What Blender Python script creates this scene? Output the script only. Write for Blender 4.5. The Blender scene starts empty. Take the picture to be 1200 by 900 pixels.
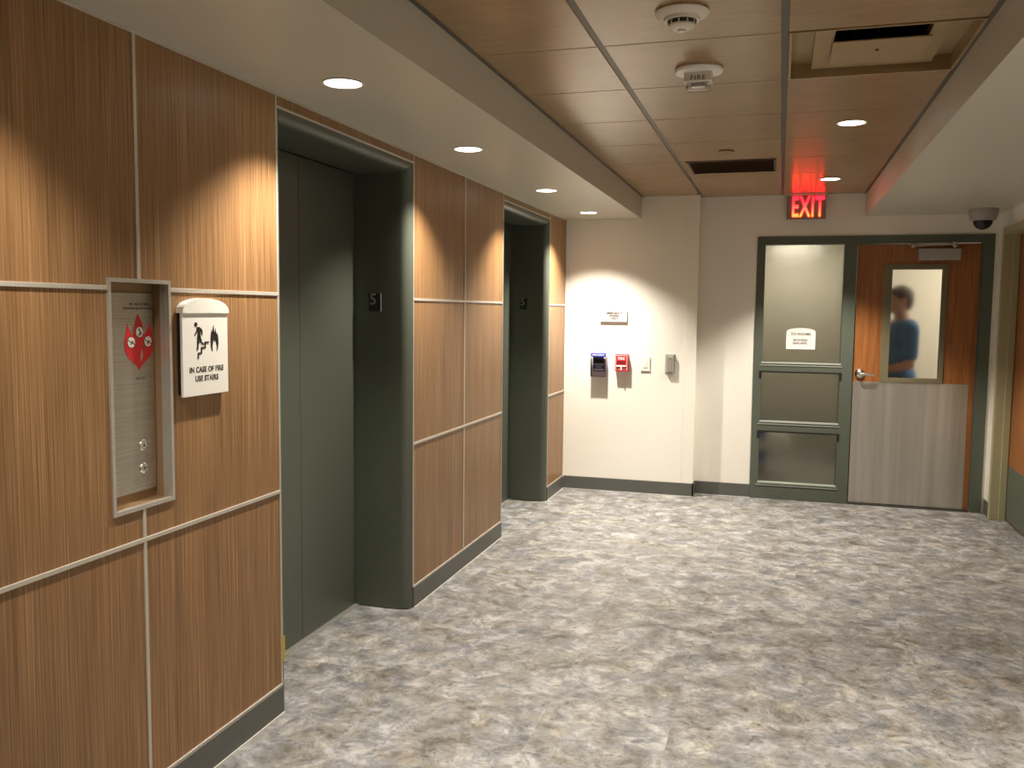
import bpy, bmesh, math, random
from math import pi, sin, cos, radians
from mathutils import Vector, Matrix
random.seed(7)
S = bpy.context.scene
COL = S.collection

# ------------------------------------------------------------------ layout (metres)
D, DN = 7.244, 7.108            # end wall planes (right part / left part)
HC, HS = 2.385, 2.213           # centre ceiling, side soffits
XS, XA, XB, XR, XW = .612, 1.069, 1.680, 2.290, 3.205
YBACK = -3.2
YA, YB, YC, YD, YE, YF = 2.042, 2.748, 3.950, 4.677, 5.386, 6.571
Z1, Z2, ZB, ZH = 1.521, .818, .106, 2.168

# ------------------------------------------------------------------ node helpers
def newmat(name):
    m = bpy.data.materials.new(name); m.use_nodes = True
    nt = m.node_tree; b = nt.nodes['Principled BSDF']
    return m, nt, b
def P(b, **k):
    names = dict(col='Base Color', rough='Roughness', metal='Metallic', spec='Specular IOR Level', trans='Transmission Weight',
                 ior='IOR', coat='Coat Weight', crough='Coat Roughness', ec='Emission Color', es='Emission Strength', aniso='Anisotropic')
    for a, v in k.items():
        if a in ('col', 'ec') and len(v) == 3: v = (*v, 1)
        b.inputs[names[a]].default_value = v
def plain(name, col, rough=.5, bump=0, bscale=300, **k):
    m, nt, b = newmat(name); P(b, col=col, rough=rough, **k)
    tc = nt.nodes.new('ShaderNodeTexCoord')
    n = nt.nodes.new('ShaderNodeTexNoise'); n.inputs['Scale'].default_value = bscale; n.inputs['Detail'].default_value = 3
    nt.links.new(tc.outputs['Object'], n.inputs['Vector'])
    mix = nt.nodes.new('ShaderNodeMix'); mix.data_type = 'RGBA'
    mix.inputs['A'].default_value = (*[c*.94 for c in col], 1); mix.inputs['B'].default_value = (*[min(1, c*1.06) for c in col], 1)
    nt.links.new(n.outputs['Fac'], mix.inputs['Factor']); nt.links.new(mix.outputs['Result'], b.inputs['Base Color'])
    if bump:
        bp = nt.nodes.new('ShaderNodeBump'); bp.inputs['Strength'].default_value = bump; bp.inputs['Distance'].default_value = .001
        nt.links.new(n.outputs['Fac'], bp.inputs['Height']); nt.links.new(bp.outputs['Normal'], b.inputs['Normal'])
    return m
def stretched(name, scale, cols, rough, mapscale, metal=0, detail=5, bump=.0, second=None, **k):
    """noise stretched along one axis: wood grain, brushed steel"""
    m, nt, b = newmat(name); P(b, rough=rough, metal=metal, **k)
    tc = nt.nodes.new('ShaderNodeTexCoord'); mp = nt.nodes.new('ShaderNodeMapping'); mp.inputs['Scale'].default_value = mapscale
    nt.links.new(tc.outputs['Object'], mp.inputs['Vector'])
    n = nt.nodes.new('ShaderNodeTexNoise'); n.inputs['Scale'].default_value = scale; n.inputs['Detail'].default_value = detail; n.inputs['Roughness'].default_value = .62
    nt.links.new(mp.outputs['Vector'], n.inputs['Vector'])
    r = nt.nodes.new('ShaderNodeValToRGB'); e = r.color_ramp.elements
    e[0].position, e[0].color = cols[0][0], (*cols[0][1], 1); e[1].position, e[1].color = cols[-1][0], (*cols[-1][1], 1)
    for p, c in cols[1:-1]:
        q = e.new(p); q.color = (*c, 1)
    nt.links.new(n.outputs['Fac'], r.inputs['Fac'])
    out = r.outputs['Color']
    if second:
        s2, ms2, lo, hi = second
        mp2 = nt.nodes.new('ShaderNodeMapping'); mp2.inputs['Scale'].default_value = ms2; nt.links.new(tc.outputs['Object'], mp2.inputs['Vector'])
        n2 = nt.nodes.new('ShaderNodeTexNoise'); n2.inputs['Scale'].default_value = s2; n2.inputs['Detail'].default_value = 4
        nt.links.new(mp2.outputs['Vector'], n2.inputs['Vector'])
        mr = nt.nodes.new('ShaderNodeMapRange'); mr.inputs['From Min'].default_value = .3; mr.inputs['From Max'].default_value = .7
        mr.inputs['To Min'].default_value = lo; mr.inputs['To Max'].default_value = hi
        nt.links.new(n2.outputs['Fac'], mr.inputs['Value'])
        mx = nt.nodes.new('ShaderNodeVectorMath'); mx.operation = 'SCALE'
        nt.links.new(out, mx.inputs[0]); nt.links.new(mr.outputs['Result'], mx.inputs['Scale']); out = mx.outputs['Vector']
    nt.links.new(out, b.inputs['Base Color'])
    if bump:
        bp = nt.nodes.new('ShaderNodeBump'); bp.inputs['Strength'].default_value = bump; bp.inputs['Distance'].default_value = .0006
        nt.links.new(n.outputs['Fac'], bp.inputs['Height']); nt.links.new(bp.outputs['Normal'], b.inputs['Normal'])
    return m

M = {}
M['wood'] = stretched('wood_laminate', 1.0, [(.30, (.150, .075, .028)), (.46, (.250, .132, .054)), (.56, (.312, .171, .075)), (.72, (.43, .252, .118))],
                      .42, (1, 210, 2.2), detail=4, bump=.1, second=(1.0, (1, 14, .5), .86, 1.14), spec=.42)
M['tile'] = stretched('ceiling_wood', 1.0, [(.25, (.275, .168, .082)), (.5, (.315, .195, .097)), (.75, (.355, .225, .116))],
                      .27, (9, 110, 9), detail=5, second=(2.0, (1, 1, 1), .92, 1.08), spec=.5)
M['cherry'] = stretched('door_cherry', 1.0, [(.3, (.23, .078, .020)), (.5, (.31, .112, .030)), (.7, (.39, .155, .045))],
                        .38, (60, 60, 2.5), second=(1.0, (6, 6, .5), .85, 1.1))
M['steel'] = stretched('brushed_steel', 1.0, [(.3, (.46, .44, .38)), (.7, (.66, .63, .56))], .36, (3, 3, 240), metal=.95, bump=.12)
M['kick'] = stretched('kick_plate_steel', 1.0, [(.3, (.56, .53, .49)), (.7, (.72, .70, .65))], .34, (16, 16, .6), metal=.9, bump=.05, second=(1.0, (7, 7, .1), .82, 1.1))
M['alu'] = plain('satin_aluminium', (.62, .60, .55), .38, metal=.75, bscale=80)
M['trim'] = plain('panel_trim_metal', (.60, .56, .49), .42, metal=.45, bscale=80)
M['green'] = plain('grey_green_enamel', (.078, .088, .067), .36, bump=.35, bscale=420, spec=.5)
M['frame'] = plain('storefront_paint', (.095, .112, .086), .38, bump=.05, bscale=200, spec=.5)
M['olive'] = plain('olive_frame_paint', (.42, .39, .235), .4)
M['visionframe'] = plain('vision_frame_paint', (.17, .15, .085), .42)
M['cream'] = plain('cream_wall_paint', (.86, .83, .745), .7, bump=.25, bscale=160)
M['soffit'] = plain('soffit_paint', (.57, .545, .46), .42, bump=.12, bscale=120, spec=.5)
M['white'] = plain('white_plastic', (.82, .80, .74), .4)
M['offwhite'] = plain('warm_white_plastic', (.72, .68, .58), .42)
M['gry'] = plain('grey_plastic', (.36, .35, .33), .4)
M['base'] = plain('rubber_base', (.105, .105, .094), .45, spec=.45)
M['caulk'] = plain('pale_caulk', (.58, .56, .52), .6)
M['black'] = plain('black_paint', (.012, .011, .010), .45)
M['dark'] = plain('dark_metal', (.045, .042, .034), .4)
M['gap'] = plain('dark_joint', (.028, .017, .008), .7)
M['grid'] = plain('ceiling_grid_paint', (.075, .064, .046), .45)
M['red'] = plain('red_plastic', (.62, .035, .045), .35)
M['dred'] = plain('dark_red_plastic', (.18, .01, .015), .4)
M['pink'] = plain('pale_text_paint', (.9, .72, .70), .5)
M['flame'] = plain('red_decal', (.52, .02, .022), .4)
M['blue'] = plain('blue_plastic', (.08, .10, .52), .35)
M['dblue'] = plain('deep_blue_plastic', (.05, .09, .32), .4)
M['yellow'] = plain('yellow_tape', (.65, .52, .05), .5)
M['skin'] = plain('skin', (.50, .27, .18), .5, bscale=60)
M['hair'] = plain('dark_hair', (.035, .022, .015), .6, bscale=200)
M['scrub'] = plain('blue_scrubs', (.03, .16, .42), .8, bscale=150)
M['shoe'] = plain('grey_shoe', (.12, .12, .12), .6)
M['bronze'] = plain('diffuser_bronze', (.36, .25, .125), .42, bscale=12, metal=.2)
M['ventdark'] = plain('dark_grille', (.055, .028, .014), .5)
M['chrome'] = plain('satin_chrome', (.72, .70, .66), .25, metal=1)
M['gry2'] = plain('plate_edge', (.13, .13, .11), .6)
M['number'] = plain('grey_numeral', (.20, .20, .17), .5)

def emis(name, col, s):
    m, nt, b = newmat(name); P(b, col=(.8, .8, .8), ec=col, es=s); return m
M['lamp'] = emis('lamp_lens', (1, .93, .80), 9)
M['lamp2'] = emis('corridor_lens', (1, .93, .82), 2.5)
def exit_mat():
    m, nt, b = newmat('exit_letter_glow')
    tc = nt.nodes.new('ShaderNodeTexCoord'); sp = nt.nodes.new('ShaderNodeSeparateXYZ'); nt.links.new(tc.outputs['Generated'], sp.inputs[0])
    r = nt.nodes.new('ShaderNodeValToRGB'); e = r.color_ramp.elements
    e[0].position = .0; e[0].color = (1, .065, .010, 1); e[1].position = .75; e[1].color = (1, .005, .011, 1)
    q = e.new(.3); q.color = (1, .028, .014, 1)
    nt.links.new(sp.outputs['Y'], r.inputs['Fac']); nt.links.new(r.outputs['Color'], b.inputs['Emission Color'])
    P(b, col=(.5, .02, .02), es=11); return m
M['exit'] = exit_mat()
M['exitglow'] = emis('exit_top_led', (1, .01, .02), 3)
def glass(name, rough, tint, ior=1.45):
    m, nt, b = newmat(name)
    P(b, col=tint, rough=rough, trans=1, ior=ior)
    tc = nt.nodes.new('ShaderNodeTexCoord'); n = nt.nodes.new('ShaderNodeTexNoise'); n.inputs['Scale'].default_value = 260
    nt.links.new(tc.outputs['Object'], n.inputs['Vector'])
    bp = nt.nodes.new('ShaderNodeBump'); bp.inputs['Strength'].default_value = .05; bp.inputs['Distance'].default_value = .001
    nt.links.new(n.outputs['Fac'], bp.inputs['Height']); nt.links.new(bp.outputs['Normal'], b.inputs['Normal'])
    return m
M['frost'] = glass('frosted_glass_door', .24, (.93, .93, .88), 1.3)
M['frost2'] = glass('frosted_glass_sidelight', .22, (.72, .73, .68), 1.4)
def clear():
    m = bpy.data.materials.new('clear_plastic'); m.use_nodes = True; nt = m.node_tree; nt.nodes.clear()
    o = nt.nodes.new('ShaderNodeOutputMaterial'); t = nt.nodes.new('ShaderNodeBsdfTransparent'); t.inputs[0].default_value = (.93, .92, .95, 1)
    g_ = nt.nodes.new('ShaderNodeBsdfGlossy'); g_.inputs['Roughness'].default_value = .12
    f = nt.nodes.new('ShaderNodeLayerWeight'); f.inputs['Blend'].default_value = .25
    x = nt.nodes.new('ShaderNodeMixShader'); nt.links.new(f.outputs['Fresnel'], x.inputs[0]); nt.links.new(t.outputs[0], x.inputs[1]); nt.links.new(g_.outputs[0], x.inputs[2])
    nt.links.new(x.outputs[0], o.inputs[0]); return m
M['clear'] = clear()
M['bead'] = plain('glazing_bead_highlight', (.36, .39, .34), .3)  # frame paint made paler, so the beads' highlight sits in the colour
M['exitplate'] = plain('exit_sign_plate', (.24, .19, .165), .5)

def floor_mat():
    m, nt, b = newmat('mottled_vinyl'); P(b, rough=.42, spec=.42)
    tc = nt.nodes.new('ShaderNodeTexCoord')
    L = nt.links.new
    # shift the pattern in every sheet tile so faint tile edges appear
    sc = nt.nodes.new('ShaderNodeVectorMath'); sc.operation = 'MULTIPLY'; sc.inputs[1].default_value = (1/.457, 1/.457, 0)
    L(tc.outputs['Object'], sc.inputs[0])
    fl = nt.nodes.new('ShaderNodeVectorMath'); fl.operation = 'FLOOR'; L(sc.outputs[0], fl.inputs[0])
    wn = nt.nodes.new('ShaderNodeTexWhiteNoise'); wn.noise_dimensions = '3D'; L(fl.outputs[0], wn.inputs['Vector'])
    off = nt.nodes.new('ShaderNodeVectorMath'); off.operation = 'SCALE'; off.inputs['Scale'].default_value = .05; L(wn.outputs['Color'], off.inputs[0])
    ad = nt.nodes.new('ShaderNodeVectorMath'); ad.operation = 'ADD'; L(tc.outputs['Object'], ad.inputs[0]); L(off.outputs[0], ad.inputs[1])
    def noise(s, det, rgh, dist, src=ad, ms=(1, 1, 1)):
        mp = nt.nodes.new('ShaderNodeMapping'); mp.inputs['Scale'].default_value = ms; L(src.outputs[0], mp.inputs['Vector'])
        n = nt.nodes.new('ShaderNodeTexNoise'); n.inputs['Scale'].default_value = s; n.inputs['Detail'].default_value = det
        n.inputs['Roughness'].default_value = rgh; n.inputs['Distortion'].default_value = dist
        L(mp.outputs[0], n.inputs['Vector']); return n
    def ramp(n, pts):
        r = nt.nodes.new('ShaderNodeValToRGB'); e = r.color_ramp.elements
        e[0].position, e[0].color = pts[0][0], (*pts[0][1], 1); e[1].position, e[1].color = pts[-1][0], (*pts[-1][1], 1)
        for p, c in pts[1:-1]: e.new(p).color = (*c, 1)
        L(n.outputs['Fac'], r.inputs['Fac']); return r
    def mix(a, bb, fac, mode='MIX', f=None):
        x = nt.nodes.new('ShaderNodeMix'); x.data_type = 'RGBA'; x.blend_type = mode
        L(a, x.inputs['A']); L(bb, x.inputs['B'])
        if f is None: x.inputs['Factor'].default_value = fac
        else: L(f, x.inputs['Factor'])
        return x.outputs['Result']
    A = ramp(noise(7, 10, .74, .6), [(.36, (.085, .081, .072)), (.45, (.172, .163, .146)), (.54, (.285, .277, .256)), (.65, (.50, .50, .475))])
    B = ramp(noise(8, 9, .72, .5), [(.38, (.120, .124, .134)), (.50, (.235, .238, .246)), (.61, (.43, .43, .43))])
    f1 = ramp(noise(5.5, 6, .65, .3), [(.40, (0, 0, 0)), (.60, (1, 1, 1))])
    c = mix(A.outputs[0], B.outputs[0], 0, f=f1.outputs[0])
    Y = ramp(noise(12, 6, .7, .4), [(.52, (1, 1, 1)), (.70, (1.0, .89, .68))])
    c = mix(c, Y.outputs[0], .8, 'MULTIPLY')
    K = ramp(noise(24, 7, .72, .8), [(.36, (.36, .36, .34)), (.46, (1, 1, 1))])
    c = mix(c, K.outputs[0], .62, 'MULTIPLY')
    L(c, b.inputs['Base Color'])
    n = noise(90, 3, .5, 0)
    bp = nt.nodes.new('ShaderNodeBump'); bp.inputs['Strength'].default_value = .15; bp.inputs['Distance'].default_value = .001
    L(n.outputs['Fac'], bp.inputs['Height']); L(bp.outputs['Normal'], b.inputs['Normal'])
    return m
M['floor'] = floor_mat()

# ------------------------------------------------------------------ mesh helpers
class MB:
    def __init__(s): s.bm = bmesh.new()
    def box(s, x0, x1, y0, y1, z0, z1, bev=0, seg=2):
        x0, x1 = sorted((x0, x1)); y0, y1 = sorted((y0, y1)); z0, z1 = sorted((z0, z1))
        r = bmesh.ops.create_cube(s.bm, size=1)
        for v in r['verts']:
            v.co = Vector(((x0+x1)/2+v.co.x*(x1-x0), (y0+y1)/2+v.co.y*(y1-y0), (z0+z1)/2+v.co.z*(z1-z0)))
        if bev:
            es = list({e for v in r['verts'] for e in v.link_edges})
            bmesh.ops.bevel(s.bm, geom=es, offset=bev, segments=seg, affect='EDGES', profile=.5)
        return s
    def lathe(s, prof, c, axis='Z', n=32, flip=False):
        """prof: (radius, height) pairs; revolve about the axis through c"""
        rings = []
        for r, h in prof:
            ring = []
            for i in range(n):
                a = 2*pi*i/n; u, v = max(r, 1e-5)*cos(a), max(r, 1e-5)*sin(a)
                p = {'Z': (u, v, h), 'Y': (u, h, v), 'X': (h, u, v)}[axis]
                ring.append(s.bm.verts.new(Vector(c)+Vector(p)))
            rings.append(ring)
        for a, b in zip(rings, rings[1:]):
            for i in range(n):
                j = (i+1) % n; s.bm.faces.new((a[i], a[j], b[j], b[i]))
        s.bm.faces.new(rings[0]); s.bm.faces.new(rings[-1])
        return s
    def prism(s, pts, f, w0, w1):
        """2-D outline (u, v) extruded from w0 to w1 through mapping f(u, v, w)"""
        a = [s.bm.verts.new(f(u, v, w0)) for u, v in pts]; b = [s.bm.verts.new(f(u, v, w1)) for u, v in pts]
        n = len(pts); s.bm.faces.new(a); s.bm.faces.new(b)
        for i in range(n): s.bm.faces.new((a[i], a[(i+1) % n], b[(i+1) % n], b[i]))
        return s
    def tube(s, pts, rad, n=12):
        pts = [Vector(p) for p in pts]; rings = []
        for i, p in enumerate(pts):
            d = (pts[min(i+1, len(pts)-1)]-pts[max(i-1, 0)]).normalized()
            u = d.cross(Vector((0, 0, 1)))
            if u.length < .01: u = d.cross(Vector((1, 0, 0)))
            u.normalize(); v = d.cross(u)
            r = rad[i] if isinstance(rad, (list, tuple)) else rad
            rings.append([s.bm.verts.new(p+u*r*cos(2*pi*k/n)+v*r*sin(2*pi*k/n)) for k in range(n)])
        for a, b in zip(rings, rings[1:]):
            for i in range(n): s.bm.faces.new((a[i], a[(i+1) % n], b[(i+1) % n], b[i]))
        s.bm.faces.new(rings[0]); s.bm.faces.new(rings[-1]); return s
    def ball(s, c, r, seg=20, rot=None):
        r = (r, r, r) if isinstance(r, (int, float)) else r
        q = bmesh.ops.create_uvsphere(s.bm, u_segments=seg, v_segments=seg//2+2, radius=1)
        mt = Matrix.Translation(c) @ (rot or Matrix.Identity(4)) @ Matrix.Diagonal((*r, 1))
        for v in q['verts']: v.co = mt @ v.co
        return s
    def limb(s, pts, rad, n=16):
        """round-ended tapering chain"""
        for i in range(len(pts)-1):
            a, b = Vector(pts[i]), Vector(pts[i+1]); k = 6
            P_ = [a.lerp(b, t/k) for t in range(k+1)]; R_ = [rad[i]+(rad[i+1]-rad[i])*t/k for t in range(k+1)]
            s.tube(P_, R_, n)
        for p, r in zip(pts, rad): s.ball(p, r, n)
        return s
def wpos(o):
    v = Vector((0, 0, 0))
    while o: v += o.location; o = o.parent
    return v
def obj(name, mb, mat, parent=None, smooth=False, loc=None):
    bm = mb.bm; bmesh.ops.recalc_face_normals(bm, faces=bm.faces)
    me = bpy.data.meshes.new(name)
    org = wpos(parent) if parent else Vector(loc or (0, 0, 0))
    bmesh.ops.translate(bm, verts=bm.verts, vec=-org)
    bm.to_mesh(me); bm.free()
    me.materials.append(M[mat] if isinstance(mat, str) else mat)
    if smooth:
        me.shade_smooth()
        try: me.set_sharp_from_angle(angle=radians(38))
        except Exception: pass
    o = bpy.data.objects.new(name, me); COL.objects.link(o)
    if parent: o.parent = parent
    else: o.location = org
    return o
def thing(name, loc, label, cat, group=None, kind=None):
    o = bpy.data.objects.new(name, None); COL.objects.link(o); o.location = loc; o.empty_display_size = .05
    return tag(o, label, cat, group, kind)
def tag(o, label=None, cat=None, group=None, kind=None):
    if label: o['label'] = label
    if cat: o['category'] = cat
    if group: o['group'] = group
    if kind: o['kind'] = kind
    return o
def LEFT(u, v, w): return Vector((w, u, v))              # on the wood wall, facing +X (u = Y, v = Z)
def ENDF(y):
    return lambda u, v, w: Vector((u, y-w, v))           # on a face looking towards -Y
def add_text(name, txt, size, c, face, mat, parent, bold=0, depth=.0008, sx=1, align='CENTER', spacing=1.0, shear=0):
    """flat raised lettering; c = world centre of the line; face LEFT (+X) or END (-Y)"""
    cu = bpy.data.curves.new('t', 'FONT'); cu.body = txt; cu.size = size; cu.extrude = depth; cu.offset = bold
    cu.align_x = align; cu.align_y = 'CENTER'; cu.space_character = spacing; cu.resolution_u = 3; cu.space_line = .95
    t = bpy.data.objects.new('t', cu); COL.objects.link(t)
    bpy.context.view_layer.update()
    me = bpy.data.meshes.new_from_object(t.evaluated_get(bpy.context.evaluated_depsgraph_get()))
    bpy.data.objects.remove(t)
    me.name = name
    if face == 'LEFT': R = Matrix(((0, 0, 1), (1, 0, 0), (0, 1, 0)))
    elif face == 'END': R = Matrix(((1, 0, 0), (0, 0, -1), (0, 1, 0)))
    R = R @ Matrix.Diagonal((sx, 1, 1))
    # keep the mesh in text space so that Generated coordinates run up the letters
    me.transform(Matrix.Diagonal((sx, 1, 1, 1)))
    me.materials.clear(); me.materials.append(M[mat])
    o = bpy.data.objects.new(name, me); COL.objects.link(o)
    R2 = (R @ Matrix.Diagonal((1/sx, 1, 1))).to_4x4()
    o.rotation_euler = R2.to_euler(); o.parent = parent
    o.location = Vector(c)-wpos(parent)
    return o

# ------------------------------------------------------------------ floor
fl = obj('floor', MB().box(-.45, 5.2, YBACK, 14, -.10, 0), 'floor')
tag(fl, 'grey and beige mottled vinyl floor of the elevator lobby', 'floor', kind='structure')

# ------------------------------------------------------------------ left wall : wood panels, metal trims
lw = MB()
LT = -.60
lw.box(LT, -.012, YBACK, 1.922, 0, HS).box(LT, -.012, 2.169, YB, 0, HS).box(LT, -.012, 1.922, 2.169, 0, .909).box(LT, -.012, 1.922, 2.169, 1.546, HS)
lw.box(LT, -.058, 1.922, 2.169, .909, 1.546)
lw.box(LT, -.012, YC, YE, 0, HS).box(LT, -.012, YF, DN, 0, HS)
lw.box(LT, -.012, YB, YC, ZH, HS).box(LT, -.012, YE, YF, ZH, HS)
lw.box(LT-.1, LT, YBACK, DN, 0, HS)
# hollow for the call station is made by splitting the first block
bm_ = lw.bm
wl = obj('wall_left', lw, 'gap'); tag(wl, 'wood-panelled elevator wall with pale metal joint trims', 'wall', kind='structure')
CY0, CY1, CZ0, CZ1 = 1.920, 2.171, .907, 1.548        # call station outer frame
TH = .006                                              # half trim width
def panel(y0, y1, z0, z1):
    obj('wood_panel', MB().box(-.012, 0, y0, y1, z0, z1), 'wood', wl)
ys_all = [-3.19, -2.1, -.72, .66, YA]
for a, b in zip(ys_all, ys_all[1:]):
    for z0, z1 in ((ZB, Z2), (Z2, Z1), (Z1, HS)):
        if b == YA and z0 >= Z2:
            continue
        panel(a+.003, b-.003, z0+.003, z1-.003)
# panels around the call station
def panel_poly(pts):
    obj('wood_panel', MB().prism(pts, LEFT, -.012, 0), 'wood', wl)
g = .003
panel_poly([(.66+g, Z2+g), (YA-g, Z2+g), (YA-g, CZ0), (CY0, CZ0), (CY0, Z1-g), (.66+g, Z1-g)])
panel_poly([(YA+g, Z2+g), (YB-g, Z2+g), (YB-g, Z1-g), (CY1, Z1-g), (CY1, CZ0), (YA+g, CZ0)])
panel_poly([(.66+g, Z1+g), (CY0, Z1+g), (CY0, CZ1), (YA-g, CZ1), (YA-g, HS-g), (.66+g, HS-g)])
panel_poly([(CY1, Z1+g), (YB-g, Z1+g), (YB-g, HS-g), (YA+g, HS-g), (YA+g, CZ1), (CY1, CZ1)])
panel(YA+g, YB-g, ZB+g, Z2-g)
for a, b in ((YC, YD), (YD, YE), (YF, DN)):
    for z0, z1 in ((ZB, Z2), (Z2, Z1), (Z1, HS)): panel(a+g, b-g, z0+g, z1-g)
for a, b in ((YB, YC), (YE, YF)): panel(a+g, b-g, ZH+g, HS-g)
def vtrim(y, z0, z1, w=TH): obj('panel_trim', MB().box(-.012, .004, y-w, y+w, z0, z1, .001), 'trim', wl)
def htrim(z, y0, y1, w=TH): obj('panel_trim', MB().box(-.012, .005, y0, y1, z-w, z+w, .001), 'trim', wl)
for y in (-2.1, -.72, .66, YD): vtrim(y, ZB, HS)
vtrim(YA, ZB, CZ0); vtrim(YA, CZ1, HS)
for y in (YB, YC, YE, YF): vtrim(y+(-.001 if y in (YB, YE) else .001), ZB, HS, .0042)
for z in (Z2, Z1):
    segs = [(-3.19, YB), (YC, YE), (YF, DN)]
    if z == Z1: segs = [(-3.19, CY0), (CY1, YB), (YC, YE), (YF, DN)]
    for a, b in segs: htrim(z, a, b)
for a, b in ((-3.19, YB), (YC, YE), (YF, DN)): htrim(ZB, a, b, .004)
htrim(HS-.004, -3.19, DN, .004)
for a, b in ((YB, YC), (YE, YF)): htrim(ZH, a, b, .004)
for i, (a, b) in enumerate(((-3.19, YB), (YC, YE), (YF, DN-.01))):
    n = 'baseboard_left' if i == 0 else 'baseboard_left.%03d' % i
    o = obj(n, MB().box(-.012, .008, a, b, 0, ZB-.004, .002), 'base')
    tag(o, ['dark rubber baseboard under the wood panels before the nearer elevator', 'dark rubber baseboard between the two elevators',
            'short dark rubber baseboard beyond the farther elevator'][i], 'baseboard', kind='structure')
    obj('caulk_line', MB().box(.004, .0125, a, b, 0, .004), 'caulk', o)

# ------------------------------------------------------------------ elevator entrances
def entrance(n, y0, y1, split, label):
    t = thing('door_%d' % n, (-.15, (y0+y1)/2, 0), label, 'elevator', kind='structure')
    XD = -.29; R = .048; K = 10
    # jamb profile in (depth x, inset s)
    prof = [(.001, 0)] + [(-R+R*cos(a), R*sin(a)*1.0) for a in [i*pi/2/K for i in range(K+1)]]
    prof = [(.001, .0)] + [(-R+(R)*cos(a), .004+(R-.004)*sin(a)) for a in [i*pi/2/K for i in range(1, K+1)]]
    prof += [(-.13, R+.006), (XD-.01, R-.004)]
    for side in (0, 1):
        mb = MB()
        pts = []
        for x, s in prof: pts.append((x, y0+s if side == 0 else y1-s))
        yo = y0 if side == 0 else y1
        poly = pts+[(XD-.01, yo), (-.02, yo)]
        mb.prism(poly, lambda u, v, w: Vector((u, v, w)), .004, ZH-.004)
        obj('jamb', mb, 'green', t, smooth=True)
    mb = MB()
    hp = [(x, ZH-.003-s*.95) for x, s in prof]+[(XD-.01, ZH-.003), (-.02, ZH-.003)]
    mb.prism(hp, lambda u, v, w: Vector((u, w, v)), y0+.001, y1-.001)
    obj('header', mb, 'green', t, smooth=True)
    iy0, iy1 = y0+.044, y1-.044
    def dpanel(a, b): obj('door_panel', MB().box(XD-.03, XD, a, b, .008, ZH-.05, .0015), 'green', t)
    dpanel(iy0, split-.0015); dpanel(split+.0015, iy1)
    obj('sill', MB().box(XD-.03, XD+.024, iy0, iy1, 0, .006, .001), 'alu', t)
    obj('shaft_backing', MB().box(XD-.10, XD-.04, y0, y1, 0, ZH), 'black', t)
    return t
entrance(1, YB, YC, 3.392, 'nearer elevator doorway with dark grey-green sliding doors and rounded jambs')
entrance(2, YE, YF, 6.03, 'farther elevator doorway with dark grey-green doors, beside the white end wall')
def floor_plate(y, x, z, label):
    t = thing('floor_number_plate', (x, y, z), label, 'sign', group='floor number plates on the elevator jambs')
    f = ENDF(y)
    obj('backing', MB().box(x-.031, x+.031, y-.003, y+.004, z-.043, z+.043, .001), 'black', t)
    obj('edge_strip', MB().box(x+.030, x+.033, y-.004, y+.002, z-.043, z+.043), 'gry2', t)
    add_text('numeral', '5', .074, (x-.008, y-.0038, z+.012), 'END', 'number', t, bold=.001, depth=.0006)
floor_plate(YC-.055, -.175, 1.505, 'black plate with a grey 5 on the jamb of the nearer elevator')
floor_plate(YF-.055, -.185, 1.525, 'black plate with a grey 5 on the jamb of the farther elevator')
t = tag(obj('adhesive_tag', MB().box(-.004, .010, YB+.0045, YB+.0075, .19, .285), 'yellow', loc=(0, YB+.006, .19)),
        'narrow yellow tag stuck low on the left edge of the nearer elevator', 'tag')

# ------------------------------------------------------------------ call station
cs = thing('call_station', (0, (CY0+CY1)/2, CZ0), 'recessed steel elevator call station with red flame emblem and two buttons', 'call station')
mb = MB(); fw = .011
for a, b, c, d in ((CY0, CY1, CZ0, CZ0+fw), (CY0, CY1, CZ1-fw, CZ1), (CY0, CY0+fw, CZ0+fw, CZ1-fw), (CY1-fw, CY1, CZ0+fw, CZ1-fw)):
    mb.box(-.010, .006, a, b, c, d)
obj('frame', mb, 'alu', cs)
M['lining'] = plain('recess_lining', (.30, .19, .10), .35, metal=.3)
mb = MB()   # sits proud of the substrate: niche is cut by boxes behind (see below)
mb.box(-.056, -.052, CY0, CY1, CZ0, CZ1)
mb.box(-.056, -.010, CY0+.004, CY0+fw, CZ0, CZ1).box(-.056, -.010, CY1-fw, CY1-.004, CZ0, CZ1)
mb.box(-.056, -.010, CY0, CY1, CZ0+.004, CZ0+fw).box(-.056, -.010, CY0, CY1, CZ1-fw, CZ1-.004)
obj('recess_lining', mb, 'lining', cs)
obj('side_liner', MB().box(-.024, -.004, CY1-fw-.0012, CY1-fw, CZ0+fw, CZ1-fw), 'alu', cs)
px = -.046
pl = obj('steel_panel', MB().box(-.052, px, CY0+fw+.003, CY1-fw-.003, .944, 1.511, .0015), 'steel', cs)
cy = 2.098
def mirror(pts): return pts
flame_pts = [(2.098, 1.452), (2.108, 1.436), (2.116, 1.420), (2.120, 1.398), (2.124, 1.392), (2.138, 1.410), (2.146, 1.424), (2.152, 1.408),
             (2.158, 1.390), (2.160, 1.370), (2.157, 1.345), (2.145, 1.328), (2.122, 1.313), (2.104, 1.300), (2.098, 1.292),
             (2.090, 1.302), (2.070, 1.316), (2.050, 1.334), (2.041, 1.352), (2.040, 1.378), (2.046, 1.400), (2.053, 1.422), (2.060, 1.408),
             (2.068, 1.394), (2.075, 1.392), (2.080, 1.412), (2.088, 1.434)]
flame_pts = [((u-2.10)*.97+2.095, v) for u, v in flame_pts]
em = obj('flame_emblem', MB().prism(flame_pts, LEFT, px, px+.0012), 'flame', cs)
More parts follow.
